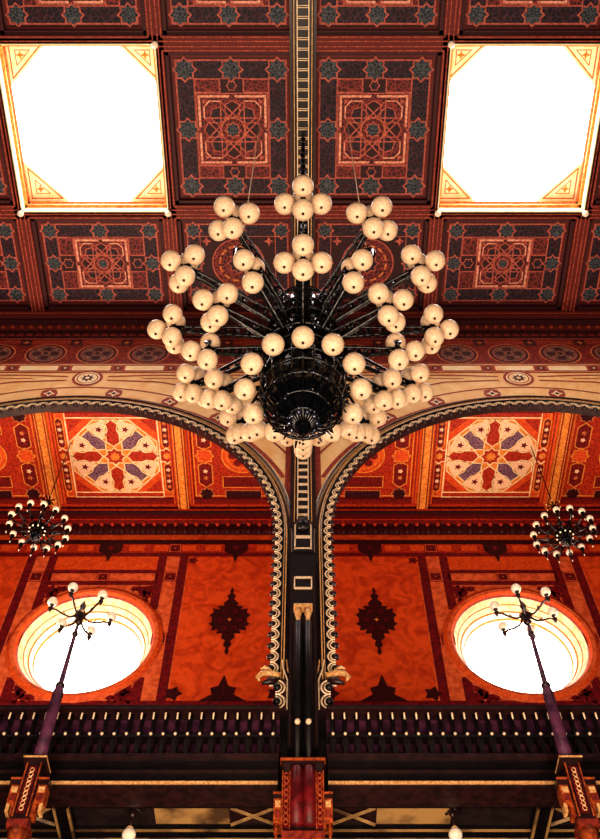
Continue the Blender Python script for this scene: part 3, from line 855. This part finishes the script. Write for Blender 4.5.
for i in range(6):
    w = GX[i+1]-GX[i]-.5
    for j in range(2):
        h = GY[j+1]-GY[j]-.4; star = i in (1, 4) or j == 0
        loc = ((GX[i]+GX[i+1])/2, (GY[j]+GY[j+1])/2, ZG+.06)
        key = (round(w, 2), j, star)
        if key in gp: inst(gp[key], gceil, loc)
        elif j == 0:
            D = Draw(lambda a, b, l: (a, b, -.004*l)); D.rect(-w/2, w/2, -h/2, h/2, 'orange', 0); D.frame(-w/2+.05, w/2-.05, -h/2+.05, h/2-.05, .03, 'gold', 1)
            gp[key] = D.build('coffer_panel', gceil, loc)
        else: gp[key] = (gallery_star_panel if star else gallery_round_panel)(w, h).build('coffer_panel', gceil, loc)

# ------------------------------------------------------------------ ceiling under the gallery
ug = MB()
ug.box(-9.5, 9.5, 9.98, YB, 7.16, 7.3, 'stone_dark')
for y in (10.06, 10.58, 10.76, 11.3, 11.48, 12.0, 12.2):
    ug.box(-9.5, 9.5, y-.03, y+.03, 7.08, 7.16, 'black_wood'); ug.box(-9.5, 9.5, y-.04, y-.02, 7.075, 7.1, 'gold_leaf')
for sx in (-1, 1):
    x = sx*2.95
    ug.box(x-.09, x+.09, 9.98, YB, 7.0, 7.2, 'black_wood')
    ug.box(x-.1, x-.07, 9.98, YB, 6.985, 7.02, 'gold_leaf'); ug.box(x+.07, x+.1, 9.98, YB, 6.985, 7.02, 'gold_leaf')
    for y in (10.32, 11.03, 11.74):
        a, b = sorted((sx*.92, sx*1.85)); ug.box(a, b, y-.17, y+.17, 7.14, 7.16, 'gold_leaf')
        a, b = sorted((sx*.3, sx*.92)); ug.box(a, b, y-.17, y+.17, 7.15, 7.16, 'dark_wood')
        for s_ in (-1, 1):
            for xc in (sx*.62, sx*3.4):
                ug.tube([(xc-.28, y-s_*.17, 7.13), (xc+.28, y+s_*.17, 7.13)], .028, 'gold_leaf', 4)
ugo = struct(ug.build('ceiling_lower'), 'dark beamed ceiling under the gallery with gilded crosses', 'ceiling')

# small pendant lamps under the gallery
def pendant_lamp(label):
    t = thing('pendant_lamp', label, 'lamp', group='pendant lamps under the gallery')
    mb = MB(); mb.lathe([(.012, -.1), (.012, .2)], 'dark_wood', n=6); mb.lathe([(.02, .05), (.05, .1), (.02, .16), (.04, .22), (.015, .3)], 'dark_wood', n=8)
    for k in range(4):
        a = k*pi/2+.5; mb.tube([(0, 0, .2), (.12*cos(a), .12*sin(a), .16), (.15*cos(a), .15*sin(a), .22)], .012, 'dark_wood', 5); mb.sphere((.15*cos(a), .15*sin(a), .23), .018, 'gilt', 6, 5)
    mb.build('stem', t)
    mb = MB(); mb.sphere((0, 0, -.18), .085, 'globe_small', 14, 10); mb.build('globe', t)
    mb = MB(); mb.lathe([(.02, -.11), (.05, -.1), (.02, -.06)], 'gilt', n=8); mb.build('cap', t)
    return t
p1 = pendant_lamp('small pendant lamp with white globe under the gallery left of the pier'); p1.location = (-2.1, 10.16, 6.95)
p2 = copy_tree(p1); p2.location = (1.84, 10.16, 6.95); p2['label'] = 'small pendant lamp with white globe under the gallery right of the pier'

# ------------------------------------------------------------------ great chandelier
CY = 5.29
ch = thing('chandelier', 'huge black iron chandelier with tiers of pale globes hanging in the middle', 'chandelier', (0, CY, 8.1))
Z0 = 8.1
mb = MB(); mb.tube([(0, 0, 11.3-Z0), (0, 0, ZC-.06-Z0)], .035, 'iron', 8)
for k in range(20): mb.sphere((0, 0, 12.2-Z0+k*.38), .06, 'iron', 8, 6)
mb.build('stem', ch)
mb = MB()
prof = [(.02, 11.7), (.1, 11.62), (.16, 11.4), (.2, 11.3), (.32, 11.15), (.36, 11.05), (.36, 10.7), (.31, 10.6), (.27, 10.5), (.36, 10.4), (.43, 10.25), (.44, 9.85), (.37, 9.72), (.34, 9.62)]
mb.lathe([(r*.92, z-Z0) for r, z in prof], 'iron', n=24, flute=.05)
for k in range(12):
    a = 2*pi*(k+.5)/12; c, s = cos(a), sin(a)
    mb.tube([(r*1.03*c, r*1.03*s, z-Z0) for r, z in prof[3:]], .02, 'iron', 5)
    for z in (10.85, 10.05, 10.28, 9.84): 
        rr = .39 if z > 10.5 else .47
        mb.sphere((rr*c, rr*s, z-Z0), .03, 'iron_glint' if k % 2 else 'iron', 6, 5)
for z, r in ((11.05, .39), (10.72, .39), (10.3, .46), (9.86, .46), (9.7, .41)):
    mb.tube([(r*cos(2*pi*q/36), r*sin(2*pi*q/36), z-Z0) for q in range(36)], .025, 'iron', 6, closed=True)
mb.build('body', ch)
mb = MB()
bowl = [(.36, 9.66), (.42, 9.5), (.48, 9.2), (.48, 8.95), (.43, 8.72), (.31, 8.52), (.17, 8.4), (.08, 8.3), (.1, 8.22), (.03, 8.12)]
mb.lathe([(r*.86, z-Z0) for r, z in bowl], 'iron', n=24, flute=.03)
for k in range(24):
    a = 2*pi*k/24; c, s = cos(a), sin(a)
    mb.tube([(r*c, r*s, z-Z0) for r, z in bowl[:-2]], .016, 'iron', 5)
    for i, (r, z) in enumerate(bowl[1:7]):
        if (k+i) % 2 == 0: mb.sphere((r*1.02*c, r*1.02*s, z-Z0), .022, 'iron_glint' if (k+i*3) % 4 == 0 else 'iron', 6, 5)
for r, z in bowl[1:7]:
    mb.tube([(r*cos(2*pi*q/36), r*sin(2*pi*q/36), z-Z0) for q in range(36)], .018, 'iron', 5, closed=True)
for k in range(150):
    a = random.uniform(0, 2*pi); r, z = random.choice(bowl[:7]); z += random.uniform(-.12, .12); r *= random.uniform(.9, 1.08)
    c, s = cos(a), sin(a); q = random.uniform(.02, .07)
    mb.tube([(r*c, r*s, z-Z0), ((r+q)*c, (r+q)*s, z-Z0+random.uniform(-.06, .06))], [.016, .008], 'iron' if k % 6 else 'iron_glint', 4)
for k in range(10):
    a = 2*pi*k/10; mb.sphere((.15*cos(a), .15*sin(a), 8.36-Z0), .035, 'iron_glint', 8, 6)
mb.build('lower_bowl', ch)

GR = .128
def globe_mesh():
    g = MB(); g.sphere((0, 0, 0), GR, 'globe', 20, 14); g.lathe([(.008, -GR-.02), (.016, -GR-.012), (.02, -GR+.01)], 'dark_wood', n=8)
    return g
gproto = None
def add_globe(parent, loc):
    global gproto
    if gproto is None:
        gproto = globe_mesh().build('globe', parent, loc); return gproto
    o = gproto.copy(); COL.objects.link(o); o.parent = parent; o.location = loc
    return o
def arm_mesh(r0, z0, r1, z1, cluster=True, thick=1.0):
    a = MB()
    if cluster:
        N = 9
        for off, rr in ((.075, .02), (-.075, .02)):
            a.tube([(r0+(r1-r0)*k/N, off*thick*(1-.55*k/N), z0+(z1-z0)*k/N) for k in range(N+1)], rr, 'iron', 6)
        a.tube([(r0+(r1-r0)*k/N, 0, z0-.13*(1-k/N)+(z1-z0)*k/N-.02) for k in range(N+1)], [.034-.014*k/N for k in range(N+1)], 'iron', 6)
        for k in range(N):
            f = (k+.5)/N; g = (k+1)/N; y0 = .075*thick*(1-.55*f)
            x0, zz = r0+(r1-r0)*f, z0+(z1-z0)*f; x1, z1_ = r0+(r1-r0)*g, z0+(z1-z0)*g
            s = 1 if k % 2 else -1
            a.tube([(x0, -s*y0, zz), (x1, s*y0*.95, z1_)], .012, 'iron', 4)
            a.tube([(x0, -s*y0, zz), (x0, 0, zz-.13*(1-f)-.02)], .01, 'iron', 4)
            a.sphere((x0, 0, zz+.01), .026, 'iron_glint' if k % 3 == 0 else 'iron', 6, 5)
        a.sphere((r1, 0, z1), .07, 'iron', 10, 8)
        for d in ((1, 0, 0), (0, 1, 0), (0, -1, 0), (0, 0, 1), (0, 0, -1)):
            p = [r1, 0, z1]
            a.tube([tuple(p[k]+d[k]*.04 for k in range(3)), tuple(p[k]+d[k]*.1 for k in range(3)), tuple(p[k]+d[k]*.125 for k in range(3))], [.03, .03, .055], 'iron', 8)
    else:
        a.tube([(r0, 0, z0), ((r0+r1)/2, 0, z0-.03), (r1-.07, 0, z1), (r1-.02, 0, z1+.02)], [.035, .03, .03, .05], 'iron', 8)
    return a
CL = .215
for (r0, z0, r1, z1, cl) in ((.3, 10.5, 1.65, 10.6, True), (.38, 9.98, 1.152, 10.01, True), (.45, 9.12, .66, 9.08, False)):
    am = arm_mesh(r0, z0-Z0, r1, z1-Z0, cl)
    first = None
    for k in range(12):
        rz = -pi/2+k*pi/6
        if first is None:
            first = am.build('arm', ch, (0, 0, 0), (0, 0, rz)); arm = first
        else:
            arm = first.copy(); COL.objects.link(arm); arm.parent = ch; arm.rotation_euler = (0, 0, rz)
        if cl:
            for d in ((1, 0, 0), (0, 0, 1), (0, 0, -1)) if (r1 < 1.5 and k % 2) else ((1, 0, 0), (0, 1, 0), (0, -1, 0), (0, 0, 1), (0, 0, -1)):
                add_globe(arm, (r1+d[0]*CL, d[1]*CL, z1-Z0+d[2]*CL))
        else: add_globe(arm, (r1, 0, z1-Z0))

# spot cups on long cables beside the chandelier
def spot(label):
    t = thing('spotlight', label, 'spotlight', group='hanging spotlights beside the chandelier')
    mb = MB(); mb.lathe([(.03, .2), (.075, .16), (.08, -.04), (.07, -.06)], 'iron', n=14); mb.tube([(-.09, 0, .06), (-.09, 0, .22), (0, 0, .3), (.09, 0, .22), (.09, 0, .06)], .01, 'iron', 5); mb.build('housing', t, (0, 0, 0), (.3, 0, 0))
    mb = MB(); mb.lathe([(.066, -.062), (.066, -.05)], 'iron_glint', n=14); mb.build('lens', t, (0, 0, 0), (.3, 0, 0))
    mb = MB(); mb.tube([(0, 0, .28), (0, 0, ZC+.05-12.0)], .008, 'ivory', 5); mb.build('cable', t)
    return t
s1 = spot('small black spotlight cup hanging on a thin cable left of the chandelier stem'); s1.location = (-.88, 4.9, 12.0)
s2 = copy_tree(s1); s2.location = (.9, 4.9, 12.0); s2.rotation_euler = (0, 0, .4); s2['label'] = 'small black spotlight cup hanging on a thin cable right of the chandelier stem'

# ------------------------------------------------------------------ ring chandeliers in the gallery
def ring_chandelier(label):
    t = thing('ring_chandelier', label, 'chandelier', group='small chandeliers in the gallery')
    mb = MB(); mb.tube([(0, 0, -.2), (0, 0, 1.0)], .025, 'iron', 6); mb.tube([(0, 0, 1.0), (0, 0, 3.33)], .012, 'iron', 5)
    for z, r in ((.95, .07), (.7, .04), (.45, .05)): mb.sphere((0, 0, z), r, 'iron', 8, 6)
    for k in range(6):
        a = k*pi/3; mb.tube([(0, 0, .98), (.1*cos(a), .1*sin(a), 1.06), (.16*cos(a), .16*sin(a), 1.02)], .016, 'iron', 5)
        mb.sphere((.16*cos(a), .16*sin(a), 1.02), .025, 'gilt', 6, 5)
    mb.build('stem', t)
    mb = MB(); mb.lathe([(.02, -.32), (.08, -.22), (.14, -.1), (.1, 0), (.2, .06), (.12, .16), (.05, .3)], 'iron', n=14)
    for k in range(10):
        a = k*pi/5; mb.sphere((.17*cos(a), .17*sin(a), -.04), .022, 'globe_small', 6, 5); mb.sphere((.1*cos(a), .1*sin(a), -.2), .018, 'iron_glint', 6, 5)
    mb.tube([(.34*cos(2*pi*q/30), .34*sin(2*pi*q/30), .02) for q in range(30)], .014, 'iron', 5, closed=True)
    mb.build('hub', t)
    am = MB(); am.tube([(.12, 0, .05), (.25, 0, -.06), (.38, 0, -.08), (.52, 0, -.02), (.61, 0, .02), (.61, 0, .07)], [.02, .016, .016, .016, .014, .014], 'iron', 6)
    am.tube([(.3, 0, -.07), (.36, 0, .02), (.42, 0, .0)], .01, 'iron', 5); am.lathe([(.012, -.1), (.02, -.03), (.045, .07), (.05, .09)], 'iron', .61, 0, 8)
    am.lathe([(.004, -.16), (.014, -.12), (.006, -.09)], 'globe_small', .61, 0, 6)
    gl = MB(); gl.sphere((.61, 0, .14), .074, 'globe_small', 14, 10)
    a0 = None
    for k in range(14):
        if a0 is None: a0 = am.build('arm', t, (0, 0, 0), (0, 0, .1)); gl.build('globe', a0)
        else:
            c = copy_tree(a0, t); c.rotation_euler = (0, 0, .1+2*pi*k/14)
    return t
r1 = ring_chandelier('small ring chandelier of white globes hanging under the left arch'); r1.location = (-5.55, 12.2, 15.1)
r2 = copy_tree(r1); r2.location = (5.42, 12.2, 14.92); r2.rotation_euler = (0, 0, .2); r2['label'] = 'small ring chandelier of white globes hanging under the right arch'

# ------------------------------------------------------------------ floor
fl = MB(); fl.box(-11, 11, -8, 15, -1.8, -1.6, 'floor_stone')
struct(fl.build('floor'), 'stone floor of the hall', 'floor')

# ------------------------------------------------------------------ light
def area(name, loc, rot, sx, sy, power, col):
    l = bpy.data.lights.new(name, 'AREA'); l.shape = 'RECTANGLE'; l.size = sx; l.size_y = sy; l.energy = power; l.color = col
    o = bpy.data.objects.new(name, l); COL.objects.link(o); o.location = loc; o.rotation_euler = rot
    return o
area('nave_bounce_fill', (0, 2.0, -1.0), (pi-.25, 0, 0), 10, 8, 2900, (1, .77, .58))  # unseen fill added low in the nave in place of bounced light
for sx, e in ((-1, 780), (1, 400)):
    area('gallery_uplight', (sx*5.0, 10.6, 8.9), (pi+.36, 0, 0), 2.2, .5, e, (1, .75, .52))
area('under_gallery_light', (0, 10.9, 3.0), (pi, 0, 0), 3.0, 1.0, 45, (1, .7, .4))
w = bpy.data.worlds.new('World'); SC.world = w; w.use_nodes = True
w.node_tree.nodes['Background'].inputs[0].default_value = (.9, .75, .7, 1)
w.node_tree.nodes['Background'].inputs[1].default_value = .06

# ------------------------------------------------------------------ camera
cd = bpy.data.cameras.new('Camera'); cam = bpy.data.objects.new('Camera', cd); COL.objects.link(cam)
cd.sensor_fit = 'VERTICAL'; cd.sensor_height = 24.0; cd.sensor_width = 24.0*600/839; cd.lens = 923/839*24.0
cd.shift_x = -3/839; cd.clip_end = 200
cam.location = (0, 0, 0); cam.rotation_euler = (radians(90+57.9), 0, 0)
SC.camera = cam
SC.view_settings.view_transform = 'Standard'
SC.view_settings.look = 'Medium High Contrast'
